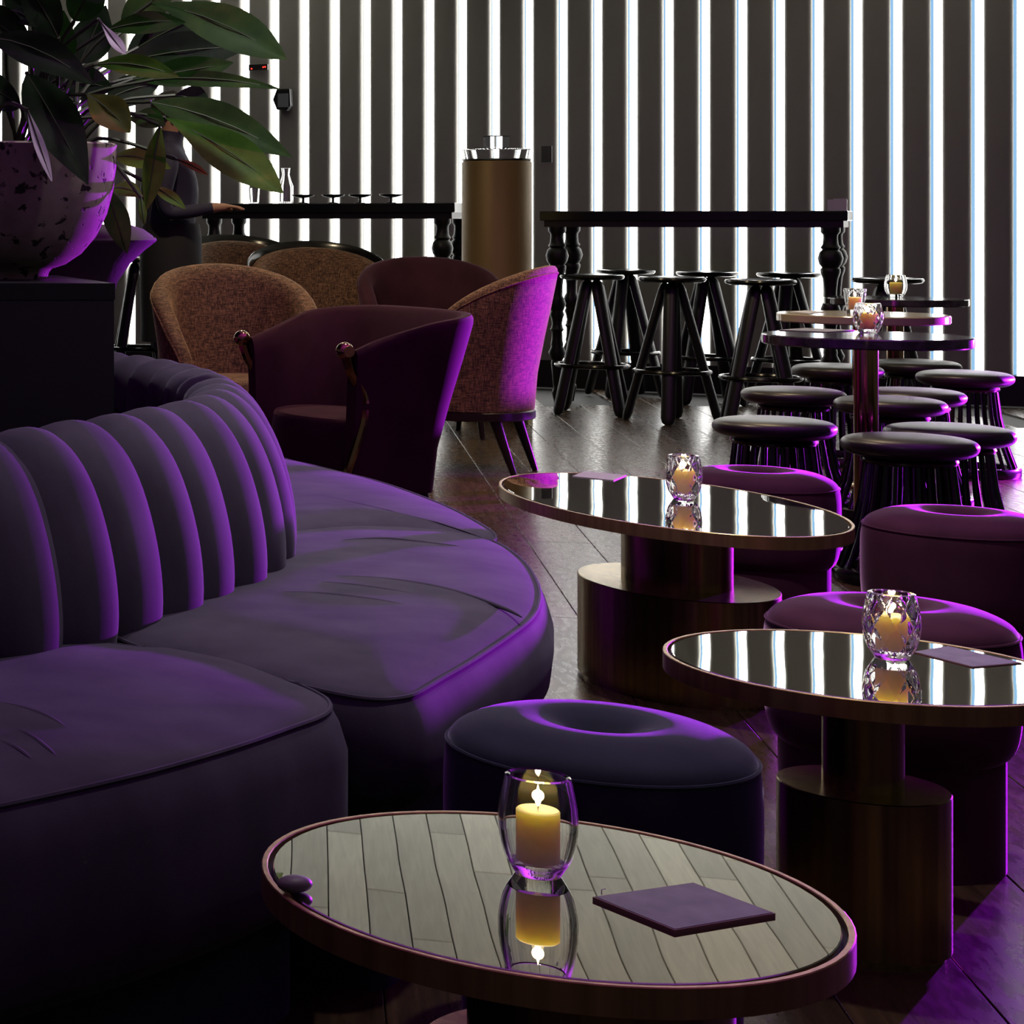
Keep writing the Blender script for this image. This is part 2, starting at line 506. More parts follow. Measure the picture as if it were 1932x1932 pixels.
# ------------------------------------------------------------------ sofa
SEAT = 0.42
path = spline([(-0.1, 2.62, 0), (0.30, 2.885, 0), (0.545, 3.078, 0), (0.725, 3.242, 0), (0.823, 3.359, 0), (0.928, 3.479, 0), (1.044, 3.644, 0),
               (1.158, 3.80, 0), (1.275, 4.05, 0), (1.365, 4.40, 0), (1.395, 4.80, 0), (1.33, 5.22, 0), (1.13, 5.62, 0), (0.80, 5.90, 0), (0.35, 6.05, 0)], 16)
fine = resample(path, 0.02)
def pth(s):
    i = min(max(s / 0.02, 0), len(fine) - 1.001); k = int(i); f = i - k
    p = fine[k].lerp(fine[k + 1], f)
    a = fine[max(k - 3, 0)]; b = fine[min(k + 4, len(fine) - 1)]
    t = (b - a).normalized()
    return p, Vector((t.y, -t.x, 0))
sofa = empty('curved_sofa', (0.6, 4.4, 0), 0, 'big curved navy velvet sofa with channelled back around the black plinth', 'sofa')
sofa_inv = Vector((-0.6, -4.4, 0))
BACKP = [(0.010, 0.30), (-0.004, 0.40), (-0.010, 0.46), (-0.004, 0.53), (0.012, 0.60), (0.034, 0.66), (0.062, 0.705), (0.098, 0.735), (0.138, 0.742), (0.172, 0.728), (0.192, 0.695), (0.196, 0.62)]
BACKP = [(p.x, p.y) for p in spline([Vector((a, b, 0)) for a, b in BACKP], 3)]
TOT = 0.02 * (len(fine) - 1)
CW = 0.158
nch = int(TOT / CW)
for c in range(nch):
    s0 = c * CW; R = []
    NU = 9
    for i in range(NU):
        u = i / (NU - 1)
        p, nrm = pth(s0 + u * CW)
        bl = 0.024 * (1 - abs(2 * u - 1) ** 2.6) - 0.012
        ring = []
        for o, z in BACKP:
            tz = max(0.0, (z - 0.62) / 0.12)
            q = p + nrm * (-o + bl * (1 - 0.55 * tz)) + Vector((0, 0, z + bl * 0.9 * tz))
            if o > 0.16: q = p + nrm * (-o - bl * 0.5) + Vector((0, 0, z + bl * 0.6))
            ring.append(q + sofa_inv)
        R.append(ring)
    G().rings(R, closed=False).out('backrest_channel', M['navy'], sofa)
# inner lining and under-structure of the back
R = []
for i in range(0, len(fine), 5):
    p, nrm = pth(i * 0.02)
    R.append([p + nrm * (-o) + Vector((0, 0, z)) + sofa_inv for o, z in ((0.03, 0.05), (0.03, 0.60), (0.10, 0.70), (0.185, 0.68), (0.19, 0.3), (0.19, 0.05))])
G().rings(R).out('back_lining', M['teal'], sofa)

def petal(seam, zb, name='seat_cushion', dome=0.018, bulge=0.026, plinth=0.05):
    P = spline([Vector((q.x, q.y, 0)) for q in seam], 6, True)
    n = len(P)
    ar = sum(P[i].x * P[(i + 1) % n].y - P[(i + 1) % n].x * P[i].y for i in range(n))
    if ar < 0: P.reverse()
    cen = sum(P, Vector()) / n
    Nn = []
    for i in range(n):
        t = (P[(i + 1) % n] - P[i - 1]).normalized(); Nn.append(Vector((t.y, -t.x, 0)))
    for _ in range(4):
        Nn = [(Nn[i - 1] + Nn[i] * 2 + Nn[(i + 1) % n]).normalized() for i in range(n)]
    def ring(off, z, k=0.0):
        return [(P[i] + Nn[i] * off).lerp(cen, k) + Vector((0, 0, z)) + sofa_inv for i in range(n)]
    H = SEAT
    rs = [ring(0.0, zb + 0.004, 0.25), ring(-0.05, zb), ring(-0.015, zb + 0.012), ring(bulge * 0.8, zb + 0.045), ring(bulge, zb + 0.09), ring(bulge, H - 0.06), ring(bulge * 0.6, H - 0.025),
          ring(0.004, H - 0.004), ring(0.0, H), ring(-0.02, H + 0.006), ring(-0.03, H + dome * 0.6, 0.06), ring(-0.03, H + dome * 0.9, 0.2), ring(-0.03, H + dome, 0.45), ring(-0.03, H + dome, 0.75), ring(0, H + dome, 0.98)]
    c = G().rings(rs).out(name, M['navy'], sofa)
    pts = [p.copy() for p in ring(0.003, H - 0.001)]
    pts += pts[:1]
    G().tube(pts, 0.0035, 6).out('piping', M['navy'], c)
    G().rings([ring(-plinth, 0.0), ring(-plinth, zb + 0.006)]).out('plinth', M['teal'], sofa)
    return c
o = lambda x, y: on(x, y, SEAT)
np_ = petal([Vector((-0.35, 2.62, 0)), Vector((0.1, 2.86, 0)), Vector((0.50, 3.13, 0)), Vector((0.68, 3.27, 0)), Vector((0.79, 3.22, 0)), o(330, 1226), o(453, 1251), o(543, 1285), o(594, 1307), o(618, 1326), o(606, 1348), o(540, 1373), o(442, 1407), o(330, 1440),
       o(217, 1469), o(0, 1517), Vector((0.1, 2.16, 0)), Vector((-0.3, 1.98, 0)), Vector((-0.62, 2.05, 0)), Vector((-0.6, 2.45, 0))], 0.15)
rp = petal([Vector((0.80, 3.42, 0)), Vector((1.00, 3.70, 0)), Vector((1.17, 4.02, 0)), Vector((1.27, 4.30, 0)), o(600, 999), o(700, 994), o(850, 1002), o(930, 1022), o(982, 1056), o(1010, 1098), o(1014, 1134), o(998, 1167), o(949, 1205), o(885, 1247), o(833, 1277), o(783, 1306), o(750, 1315),
       o(703, 1317), o(626, 1305), o(500, 1274), o(380, 1243), o(250, 1214)], 0.24, plinth=0.03)
def folds(parent, lines, r=0.0045):
    for ln in lines:
        P = spline([on(x, y, SEAT + 0.0165) + sofa_inv for x, y in ln], 6)
        n = len(P)
        rr = [r * (0.15 + 0.85 * math.sin(math.pi * min(1, max(0, i / (n - 1)))) ** 0.6) for i in range(n)]
        P = [p + Vector((0, 0, -0.0012)) for p in P]
        G().tube(P, rr, 8).out('fold', M['navy'], parent)
folds(rp, [[(640, 1019), (720, 1016), (790, 1022), (870, 1031)], [(560, 1086), (680, 1089), (770, 1098), (860, 1116), (950, 1146), (985, 1163)],
           [(590, 1097), (690, 1107), (800, 1124)], [(505, 1117), (600, 1120), (700, 1131), (790, 1146)]])
folds(np_, [[(-20, 1322), (50, 1338), (100, 1358), (135, 1382)], [(25, 1374), (65, 1394), (105, 1424)], [(-10, 1395), (30, 1412), (60, 1432)]])
petal([Vector((1.24, 4.36, 0)), Vector((1.30, 4.75, 0)), Vector((1.26, 5.2, 0)), Vector((1.10, 5.60, 0)), Vector((1.28, 5.80, 0)), o(470, 858), o(560, 872), o(620, 886), o(720, 911), o(830, 951), o(900, 986), o(932, 1010), o(915, 1022), o(840, 1012), o(700, 1002), o(590, 1004)], 0.2)

# ------------------------------------------------------------------ plinth, planter, vase
pl = empty('display_plinth', (0.52, 4.60, 0), 0, 'tall black box plinth under the stone planter inside the sofa ring', 'plinth')
G().box((0, 0, 0.46), (0.956, 0.60, 0.92)).out('body', M['black_matte'], pl, False)
G().box((0, 0, 0.937), (0.96, 0.604, 0.034)).out('top_board', M['black_satin'], pl, False)
PT = 0.954

pc = at(25, 530, 4.65); pc.z = PT
plant = empty('potted_plant', pc, 0, 'pitted stone bowl planter with a lush plant of long green leaves', 'plant')
bowl = [(0.001, 0.0), (0.075, 0.0), (0.078, 0.012), (0.085, 0.022), (0.115, 0.032), (0.150, 0.056), (0.182, 0.094), (0.206, 0.145), (0.220, 0.20), (0.226, 0.25), (0.228, 0.297), (0.222, 0.301), (0.208, 0.298), (0.205, 0.25), (0.19, 0.22), (0.001, 0.22)]
G().lathe(bowl, 64).out('pot', M['stone'], plant)
G().lathe([(0.001, 0.222), (0.203, 0.222), (0.205, 0.236), (0.1, 0.25), (0.001, 0.255)], 32).out('soil', M['soil'], plant)

def leaf(base, tip, W, m, sag=0.0, face=(0, -1, 0.35), fold=0.18, stem=True, wpos=0.45, curl=0.0):
    B, T = Vector(base), Vector(tip)
    ax = (T - B); L = ax.length; a = ax.normalized()
    side = a.cross(Vector(face).normalized()); side.normalize()
    nor = side.cross(a).normalized()
    rows = []; NU, NV = 14, 7
    for i in range(NU + 1):
        t = i / NU
        w = W * 0.5 * (math.sin(math.pi * min(1, t ** (math.log(0.5) / math.log(wpos)))) ** 0.85) * (1 - 0.25 * t ** 4) + 0.0012
        c = B + ax * t + Vector((0, 0, 1)) * (4 * sag * t * (1 - t)) + nor * (curl * t * t)
        row = []
        for j in range(NV):
            v = 2 * j / (NV - 1) - 1
            row.append(c + side * (w * v) + nor * (fold * w * (abs(v) - 0.4) + 0.05 * w * math.sin(9 * t + 2 * v)) - Vector((0, 0, 0.10 * w * v * v)))
        rows.append(row)
    g = G().rings(rows, closed=False)
    ob = g.out('leaf', M[m], plant)
    ob.data.uv_layers.new(name='UVMap')
    uv = ob.data.uv_layers[0].data
    nv = NV
    for lp in ob.data.loops:
        i, j = divmod(lp.vertex_index, nv)
        uv[lp.index].uv = (i / NU, abs(2 * j / (NV - 1) - 1) * 0.35 + i / NU * 1.2)
    ob.parent = plant
    ob.location = -pc
    mid = [B + ax * t + Vector((0, 0, 4 * sag * t * (1 - t))) + nor * (curl * t * t - fold * 0.3 * W * 0.4) for t in (0, .2, .4, .6, .8, .95)]
    rb = G().tube(mid, [0.0026, 0.0022, 0.0018, 0.0014, 0.001, 0.0006], 5).out('midrib', M['petiole'], ob)
    if stem:
        S = pc + Vector((random.uniform(-0.09, 0.09), random.uniform(-0.09, 0.09), 0.235))
        S.x += 0.35 * max(-0.2, min(0.2, B.x - pc.x))
        k = (S + B) / 2 + Vector((0, 0, 0.05)) - a * 0.03
        st = G().tube(spline([S, k, B], 5), 0.0045, 6).out('petiole', M['petiole'], plant)
        st.location = -pc
    return ob

def lf(bx, by, Yb, tx, ty, Yt, wpx, m, **kw):
    W = wpx * (Yb + Yt) / 2 / FPX
    return leaf(at(bx, by, Yb), at(tx, ty, Yt), W, m, **kw)
lf(285, 5, 4.60, 541, 112, 4.42, 96, 'leaf', sag=0.02, wpos=0.62)
lf(230, 118, 4.75, 470, 88, 4.70, 82, 'leaf_dark', sag=0.01, wpos=0.5)
lf(250, 150, 4.70, 440, 118, 4.66, 58, 'leaf', sag=0.0, wpos=0.55)
lf(290, 150, 4.66, 528, 168, 4.55, 32, 'leaf', sag=0.012, wpos=0.42)
lf(198, 58, 4.55, 350, 42, 4.50, 46, 'leaf', sag=0.01, wpos=0.55)
lf(178, 122, 4.50, 338, 146, 4.44, 46, 'leaf_lime', sag=0.014, wpos=0.55)
lf(165, 178, 4.46, 246, 250, 4.40, 72, 'leaf_olive', sag=0.008, wpos=0.55)
lf(240, 225, 4.62, 312, 236, 4.55, 46, 'leaf', sag=0.012, wpos=0.6)
lf(285, 192, 4.62, 550, 296, 4.50, 82, 'leaf', sag=0.018, wpos=0.5)
lf(312, 222, 4.58, 534, 364, 4.40, 92, 'leaf_lime', sag=0.016, wpos=0.62)
lf(50, 138, 4.36, 166, 348, 4.28, 98, 'leaf_dark', sag=0.01, wpos=0.45)
lf(-20, 70, 4.34, 178, 160, 4.26, 76, 'leaf_dark', sag=0.02, wpos=0.5)
lf(52, 208, 4.30, 98, 342, 4.24, 20, 'leaf_white', sag=0.0, wpos=0.55)
lf(186, 36, 4.36, 236, 102, 4.30, 24, 'leaf_white', sag=0.0, wpos=0.7)
lf(212, 296, 4.70, 322, 318, 4.62, 44, 'leaf_lime', sag=0.012, wpos=0.5)
lf(302, 236, 4.56, 276, 396, 4.50, 46, 'leaf_lime', sag=0.0, wpos=0.52, face=(0.3, -1, 0.2))
lf(210, 355, 4.72, 270, 372, 4.66, 34, 'leaf_lime', sag=0.01, wpos=0.5)
lf(290, 352, 4.66, 350, 394, 4.60, 24, 'leaf_lime', sag=0.004, wpos=0.5)
lf(266, 372, 4.60, 272, 424, 4.57, 14, 'leaf_lime', sag=0.0, wpos=0.5)
lf(200, 352, 4.82, 240, 478, 4.80, 50, 'leaf', sag=0.0, wpos=0.5)
lf(330, 300, 4.60, 392, 330, 4.55, 14, 'leaf_olive', sag=0.004, wpos=0.6)
lf(110, 70, 4.40, 40, -40, 4.36, 80, 'leaf_dark', sag=0.01)
lf(140, 40, 4.5, 190, -60, 4.45, 70, 'leaf_dark', sag=0.0)
lf(60, 100, 4.38, -60, 10, 4.34, 80, 'leaf_dark', sag=0.01)
lf(90, 130, 4.6, 120, 20, 4.5, 80, 'leaf_dark', sag=0.0)
lf(150, 120, 4.7, 200, 10, 4.72, 76, 'leaf_dark', sag=0.0)
lf(40, 200, 4.5, -70, 150, 4.44, 70, 'leaf_dark', sag=0.01)
lf(230, 60, 4.85, 330, -30, 4.85, 70, 'leaf', sag=0.01)
lf(260, 90, 4.85, 420, 20, 4.82, 60, 'leaf_dark', sag=0.01)
lf(120, 160, 4.72, 215, 170, 4.66, 70, 'leaf_dark', sag=0.01)
lf(60, 40, 4.5, 10, -60, 4.45, 70, 'leaf_dark', sag=0.0)
lf(20, 20, 4.42, 70, 50, 4.36, 60, 'leaf_dark', sag=0.01)
lf(110, 190, 4.8, 60, 130, 4.82, 80, 'leaf_dark', sag=0.0)
lf(200, 190, 4.85, 300, 160, 4.86, 60, 'leaf_dark', sag=0.01)
lf(240, 110, 4.9, 350, 70, 4.92, 80, 'leaf_dark', sag=0.01)
lf(330, 130, 4.8, 430, 150, 4.78, 50, 'leaf', sag=0.01)
lf(330, 180, 4.8, 400, 210, 4.76, 60, 'leaf_dark', sag=0.01)

vs = at(290, 455, 5.16)
vase = empty('flared_vase', (vs.x - 0.19, vs.y, 0), 0, 'tall rough stone vase with a wide flared lip behind the planter', 'vase')
vz = vs.z
G().lathe([(0.001, 0.0), (0.058, 0.0), (0.060, 0.02), (0.052, 0.12), (0.050, 0.4), (0.058, vz - 0.28), (0.080, vz - 0.16), (0.098, vz - 0.10), (0.128, vz - 0.055), (0.165, vz - 0.02), (0.190, vz), (0.182, vz + 0.014), (0.160, vz + 0.030), (0.125, vz + 0.042), (0.115, vz + 0.03), (0.09, vz - 0.06), (0.001, vz - 0.08)], 48).out('body', M['stone_plain'], vase)
G().torus(0.186, 0.006, vz + 0.004, 48, 6).out('lip', M['stone_plain'], vase)

# ------------------------------------------------------------------ cocktail tables
def oval(r, ex, ey, z, n=72): return [Vector((r * ex * math.cos(2 * math.pi * j / n), r * ey * math.sin(2 * math.pi * j / n), z)) for j in range(n)]
def cocktail(loc, ex, ey, up, lo_, off, label, zt=0.42):
    "up / lo_ = (radius x, radius y) of the two stacked drums, off = their shift under the top"
    t = empty('cocktail_table', (loc.x, loc.y, 0), 0, label, 'table', 'low mirror-topped tables with brass drums')
    def g_ring(d0, d1, z): return [Vector(((ex - d0) * math.cos(2 * math.pi * j / 72), (ey - d0) * math.sin(2 * math.pi * j / 72), z)) for j in range(72)]
    R = [g_ring(0, 0, zt - 0.028), g_ring(0, 0, zt - 0.001), g_ring(0.001, 0, zt), g_ring(0.0055, 0, zt), g_ring(0.0065, 0, zt - 0.001), g_ring(0.0065, 0, zt - 0.028)]
    G().rings(R, loop=True).out('rim', M['brass'], t)
    G().rings([g_ring(0.0065, 0, zt - 0.026), g_ring(0.0065, 0, zt - 0.010)]).out('tray', M['gap'], t)
    G().rings([g_ring(0.0115, 0, zt - 0.010), g_ring(0.0115, 0, zt - 0.0015), g_ring(0.0125, 0, zt - 0.0005)]).out('mirror_top', M['mirror'], t)
    dx, dy = off
    zl = 0.24
    for nm, (rx, ry), z0, z1 in (('upper_drum', up, zl, zt - 0.026), ('lower_drum', lo_, 0.0, zl)):
        b = 0.0015
        f = lambda d, z: [Vector((dx + (rx - d) * math.cos(2 * math.pi * j / 64), dy + (ry - d) * math.sin(2 * math.pi * j / 64), z)) for j in range(64)]
        R = ([f(0.008, z0), f(0.008, z0 + 0.010), f(0, z0 + 0.010)] if z0 == 0 else [f(0, z0)]) + [f(0, z1 - b), f(b, z1)]
        G().rings(R).out(nm, M['bronze'], t)
    return t
TZ = 0.42
T1 = at(1025, 1676, 2.068); T2 = at(1628, 1253, 3.10); T3 = at(1252, 945, 4.89)
cocktail(T1, 0.270, 0.270, (0.122, 0.122), (0.17, 0.17), (0.055, 0.0), 'nearest low round table, its mirror top reflecting pale ceiling boards')
cocktail(T2, 0.269, 0.269, (0.054, 0.054), (0.114, 0.114), (0.0, 0.0), 'low round mirror-topped table cut by the right edge, reflecting white strips')
cocktail(T3, 0.314, 0.553, (0.108, 0.15), (0.196, 0.27), (0.0, -0.06), 'farthest low table, a wide oval mirror top beside the sofa seat')

# ------------------------------------------------------------------ candle glasses
def votive(loc, w, h, style, label, power=8.5):
    t = empty('candle_glass', loc, 0, label, 'candle', 'candle glasses on the tables')
    R0 = w / 2
    if style == 'tumbler':
        pr = [(0.0, 0.74), (0.15, 0.76), (0.5, 0.86), (0.85, 0.96), (1.0, 1.0)]
    else:
        pr = [(0.0, 0.56), (0.06, 0.66), (0.2, 0.86), (0.38, 0.97), (0.52, 1.0), (0.68, 0.98), (0.85, 0.91), (1.0, 0.82)]
    P = spline([Vector((r, q, 0)) for q, r in pr], 6)
    n = 128 if style == 'cut' else 64
    outer = []
    for p in P:
        r, q = p.x * R0, p.y
        ring = []
        for j in range(n):
            a = 2 * math.pi * j / n; d = 0.0
            if style == 'cut' and 0.12 < q < 0.93:
                k = 8; u = a / (2 * math.pi) * k
                e1 = abs((u + q * 1.9) % 1 - 0.5); e2 = abs((u - q * 1.9) % 1 - 0.5)
                d = -0.0030 * max(0, 1 - min(e1, e2) / 0.11)
            elif style == 'tumbler' and 0.12 < q < 0.93:
                d = 0.0012 * math.sin(a * 16) * math.sin(q * 40)
            ring.append(Vector(((r + d) * math.cos(a), (r + d) * math.sin(a), q * h)))
        outer.append(ring)
    th = 0.13 * R0 if style == 'plain' else 0.19 * R0
    inner = []
    for p in reversed(P):
        if p.y < 0.14: continue
        r = p.x * R0 - th
        inner.append([Vector((r * math.cos(2 * math.pi * j / n), r * math.sin(2 * math.pi * j / n), p.y * h + (0.0 if p.y < 0.99 else -0.0003))) for j in range(n)])
    lip = [Vector(((P[-1].x * R0 - th / 2) * math.cos(2 * math.pi * j / n), (P[-1].x * R0 - th / 2) * math.sin(2 * math.pi * j / n), h + 0.0012)) for j in range(n)]
    G().rings(outer + [lip] + inner).out('glass', M['glass'], t)
    rc = 0.55 * R0; z0 = 0.155 * h; z1 = 0.66 * h
    c = G().lathe([(0.001, z0), (rc, z0), (rc, z1 - 0.001), (rc - 0.0015, z1 + 0.0005), (rc * 0.7, z1 - 0.002), (0.001, z1 - 0.003)], 32).out('candle', M['wax'], t)
    G().tube([(0, 0, z1 - 0.003), (0.0003, 0, z1 + 0.005)], 0.0007, 5).out('wick', M['wick'], c)
    G().lathe([(0.0003, z1 + 0.003), (0.0022, z1 + 0.0055), (0.0033, z1 + 0.010), (0.0024, z1 + 0.016), (0.0010, z1 + 0.022), (0.0002, z1 + 0.026)], 12).out('flame', M['flame'], t)
    l = bpy.data.lights.new('candle_light', 'POINT'); l.energy = power; l.color = (1.0, 0.74, 0.38); l.shadow_soft_size = 0.006
    lo_ = bpy.data.objects.new('candle_light', l); lo_.location = (0, 0, z1 + 0.014); link(lo_, t)
    return t
def tz(p, z=TZ - 0.0003): return Vector((p.x, p.y, z))
votive(tz(on(1015, 1648, TZ)), 0.0760, 0.1000, 'plain', 'plain clear candle glass on the nearest round table')
votive(tz(on(1682, 1241, TZ)), 0.0780, 0.0990, 'cut', 'diamond-cut candle glass on the table at the right edge')
votive(tz(on(1290, 941, TZ)), 0.0800, 0.1040, 'cut', 'diamond-cut candle glass on the oval table')
BZ = 0.70
votive(tz(on(1638, 628, BZ), BZ), 0.0900, 0.1000, 'cut', 'faceted candle glass on the nearest dark bistro table', 16.0)
votive(tz(on(1613, 591, BZ), BZ), 0.0840, 0.1000, 'tumbler', 'straight dimpled candle tumbler on the cream-edged bistro table', 16.0)
votive(tz(on(1690, 560.5, BZ), BZ), 0.0980, 0.1080, 'plain', 'smooth candle glass on the farthest bistro table', 16.0)

# ------------------------------------------------------------------ things lying on the low tables
def card(corners, z, th, m, label, edge=None, name='menu_card'):
    P = [on(x, y, z + th) for x, y in corners]
    c = sum(P, Vector()) / 4
    t = empty(name, (c.x, c.y, z), 0, label, 'menu')
    lc = [Vector((p.x - c.x, p.y - c.y, 0)) for p in P]
    def ring(k, zz): return [q * k + Vector((0, 0, zz)) for q in lc]
    if edge:
        G().rings([ring(1, 0), ring(1, th - 0.0006)]).out('cover', M[edge], t, False)
        G().rings([ring(0.975, th - 0.0006), ring(0.965, th)]).out('face', M[m], t, False)
    else:
        G().rings([ring(1, 0), ring(1, th)]).out('face', M[m], t, False)
    return t
TS = TZ - 0.0005
mc = card([(1118, 1691), (1308, 1664), (1463, 1722), (1273, 1754)], TS, 0.004, 'card', 'square grey menu board with copper edge on the nearest table', 'card_edge', 'menu_board')
p = on(1135, 1688, TS + 0.004)
G().tube([(p.x - mc.location.x, p.y - mc.location.y, 0.004), (p.x - mc.location.x, p.y - mc.location.y, 0.009), (p.x - mc.location.x + 0.004, p.y - mc.location.y, 0.010)], 0.0006, 5).out('clip', M['steel'], mc)
card([(1722, 1229), (1788, 1218), (1928, 1250), (1836, 1258)], TS, 0.002, 'card', 'grey menu card on the table at the right edge', 'card_edge')
card([(1080, 898), (1103, 889), (1182, 896), (1158, 906)], TS, 0.002, 'card_pale', 'pale menu card on the far end of the oval table', None)
card([(1470, 622), (1520, 618.5), (1612, 622.5), (1560, 626)], BZ, 0.003, 'card', 'dark menu card on the nearest bistro table', None)
card([(1490, 588), (1520, 585.5), (1556, 588), (1528, 591)], BZ, 0.002, 'card_pale', 'small card on the cream-edged bistro table', None)
pb = on(556, 1682, TZ)
peb = G().ball((0, 0, 0.0082), 0.0185, 24, 14, (1.0, 0.72, 0.44)).out('pebble', M['pebble'], None, True, (pb.x, pb.y, TS), 0.3)
tag(peb, 'smooth dark grey pebble at the left edge of the nearest table', 'pebble')

# ------------------------------------------------------------------ pouffes
def pouffe(c, m, label, R=0.19, H=0.432):
    t = empty('pouffe', (c.x, c.y, 0), 0, label, 'pouffe', 'round velvet pouffes around the low tables')
    k = R / 0.19
    pr = [(0.001, 0.175), (0.13 * k, 0.175), (0.160 * k, 0.182), (0.180 * k, 0.202), (0.189 * k, 0.24), (0.191 * k, 0.30), (0.1905 * k, 0.355), (0.188 * k, 0.382), (0.183 * k, 0.398),
          (0.170 * k, 0.411), (0.140 * k, 0.424), (0.105 * k, 0.430), (0.080 * k, 0.430), (0.062 * k, 0.427), (0.046 * k, 0.421), (0.031 * k, 0.411), (0.017 * k, 0.401), (0.001, 0.396)]
    b = G().lathe(spline_prof(pr), 72).out('cushion', M[m], t)
    G().torus(0.1865 * k, 0.0028, 0.391, 72, 6).out('piping', M[m], b)
    G().ball((0, 0, 0.397), 0.012, 16, 8, (1, 1, 0.4)).out('button', M[m], b)
    G().lathe([(0.001, 0.0), (0.168 * k, 0.0), (0.168 * k, 0.19), (0.001, 0.19)], 64).out('plinth', M[m], t)
    return t
def spline_prof(pr): return [(p.x, p.y) for p in spline([Vector((r, z, 0)) for r, z in pr], 3)]
pouffe(at(1130, 1400, 2.72), 'pouffe_blue', 'nearest dark blue velvet pouffe behind the front candle')
pouffe(Vector((2.15, 3.54, 0)), 'pouffe_plum', 'plum pouffe between the right-edge candle table and the oval table')
pouffe(at(1808, 975, 4.66), 'pouffe_plum', 'plum pouffe at the right edge in front of the spindle stools')
pouffe(at(1429, 905, 5.42), 'pouffe_plum', 'dark plum pouffe behind the oval table')

# ------------------------------------------------------------------ spindle stools
def fan_stool():
    t = empty('spindle_stool', (0, 0, 0))
    pr = [(0.001, 0.372), (0.10, 0.374), (0.150, 0.380), (0.172, 0.392), (0.179, 0.406), (0.176, 0.420), (0.160, 0.431), (0.12, 0.438), (0.06, 0.440), (0.001, 0.440)]
    G().lathe(spline_prof(pr), 56).out('seat', M['black_leather'], t)
    G().torus(0.115, 0.012, 0.366, 40, 8).out('top_ring', M['black_gloss'], t)
    G().lathe([(0.160, 0.0), (0.200, 0.0), (0.203, 0.006), (0.203, 0.034), (0.198, 0.040), (0.164, 0.040), (0.160, 0.034), (0.160, 0.0)], 56).out('base_ring', M['black_gloss'], t)
    n = 26
    sp = None
    for i in range(n):
        if sp is None:
            sp = G().tube([(0.112, 0, 0.372), (0.125, 0, 0.25), (0.150, 0, 0.13), (0.182, 0, 0.036)], [0.0062, 0.0075, 0.0080, 0.0070], 7).out('spindle', M['black_gloss'], t); q = sp
        else:
            q = sp.copy(); col.objects.link(q)
        q.rotation_euler = (0, 0, 2 * math.pi * i / n)
    return t
fs = fan_stool()
FS = [(1715, 826, 'nearest black spindle stool, seat in front of the bistro pole'),
      (1460, 793, 'black spindle stool left of the nearest bistro pole, front row'),
      (1790, 806, 'black spindle stool at the right edge behind the nearest spindle stool'),
      (1497, 735, 'black spindle stool directly behind the front left spindle stool'),
      (1679, 753, 'black spindle stool half behind the nearest bistro pole'),
      (1720, 737, 'black spindle stool squeezed behind the one at the bistro pole'),
      (1820, 703, 'rightmost far spindle stool with purple-lit rim near the wall'),
      (1580, 690, 'far black spindle stool just under the edge of the bistro tops'),
      (1728, 682, 'farthest black spindle stool, right of the second bistro pole')]
for i, (x, y, lab) in enumerate(FS):
    s = fs if i == 0 else copy_tree(fs)
    p = on(x, y, 0.432)
    s.location = (p.x, p.y, 0); s.rotation_euler = (0, 0, 0.31 * i)
    tag(s, lab, 'stool', 'low black spindle stools')

# ------------------------------------------------------------------ bistro tables
def bistro(c, m, label):
    t = empty('bistro_table', (c.x, c.y, 0), 0, label, 'table', 'round bistro tables on bronze poles')
    r = 0.306
    G().lathe([(0.001, BZ - 0.034), (r - 0.004, BZ - 0.034), (r, BZ - 0.030), (r, BZ - 0.004), (r - 0.004, BZ), (0.001, BZ)], 72).out('table_top', M[m], t)
    G().lathe([(0.036, 0.02), (0.036, BZ - 0.034), (0.001, BZ - 0.034)], 40).out('pole', M['bronze_pole'], t)
    G().lathe([(0.001, 0.0), (0.15, 0.0), (0.15, 0.012), (0.13, 0.02), (0.037, 0.024), (0.001, 0.024)], 48).out('base', M['bronze_pole'], t)
    return t
bistro(at(1634, 632, 6.88), 'marble', 'nearest bistro table with dark marble top above the spindle stools')
bistro(at(1627, 592, 8.40), 'cream', 'middle bistro table with cream-edged top')
bistro(at(1689, 562, 10.07), 'marble', 'farthest bistro table with dark top before the slatted wall')

# ------------------------------------------------------------------ bar stools
def bar_stool():
    t = empty('bar_stool', (0, 0, 0))
    H = 0.776
    G().lathe([(0.001, H - 0.032), (0.140, H - 0.030), (0.158, H - 0.024), (0.165, H - 0.014), (0.161, H - 0.004), (0.148, H), (0.13, H - 0.004), (0.001, H - 0.006)], 48).out('seat', M['black_gloss'], t)
    lg = None
    for i in range(4):
        if lg is None:
            R = []
            for k, s in ((0.0, 0.35), (0.02, 0.8), (0.05, 1.0), (0.5, 1.0), (0.95, 1.0), (0.985, 0.8), (1.0, 0.4)):
                z = (H - 0.03) * (1 - k); rr = 0.034 + 0.190 * k
                w, d = 0.036 * s, 0.024 * s
                R.append([Vector((rr + d * math.cos(a) * (1 if abs(math.cos(a)) > .5 else 1), w * math.sin(a), z)) for a in [math.pi * 2 * j / 12 for j in range(12)]])
            lg = G().rings(R).out('leg', M['black_satin'], t); q = lg
        else:
            q = lg.copy(); col.objects.link(q)
        q.rotation_euler = (0, 0, math.pi / 2 * i)
    G().torus(0.182, 0.012, 0.27, 48, 8).out('footrest_ring', M['black_gloss'], t)
    return t
bs = bar_stool()
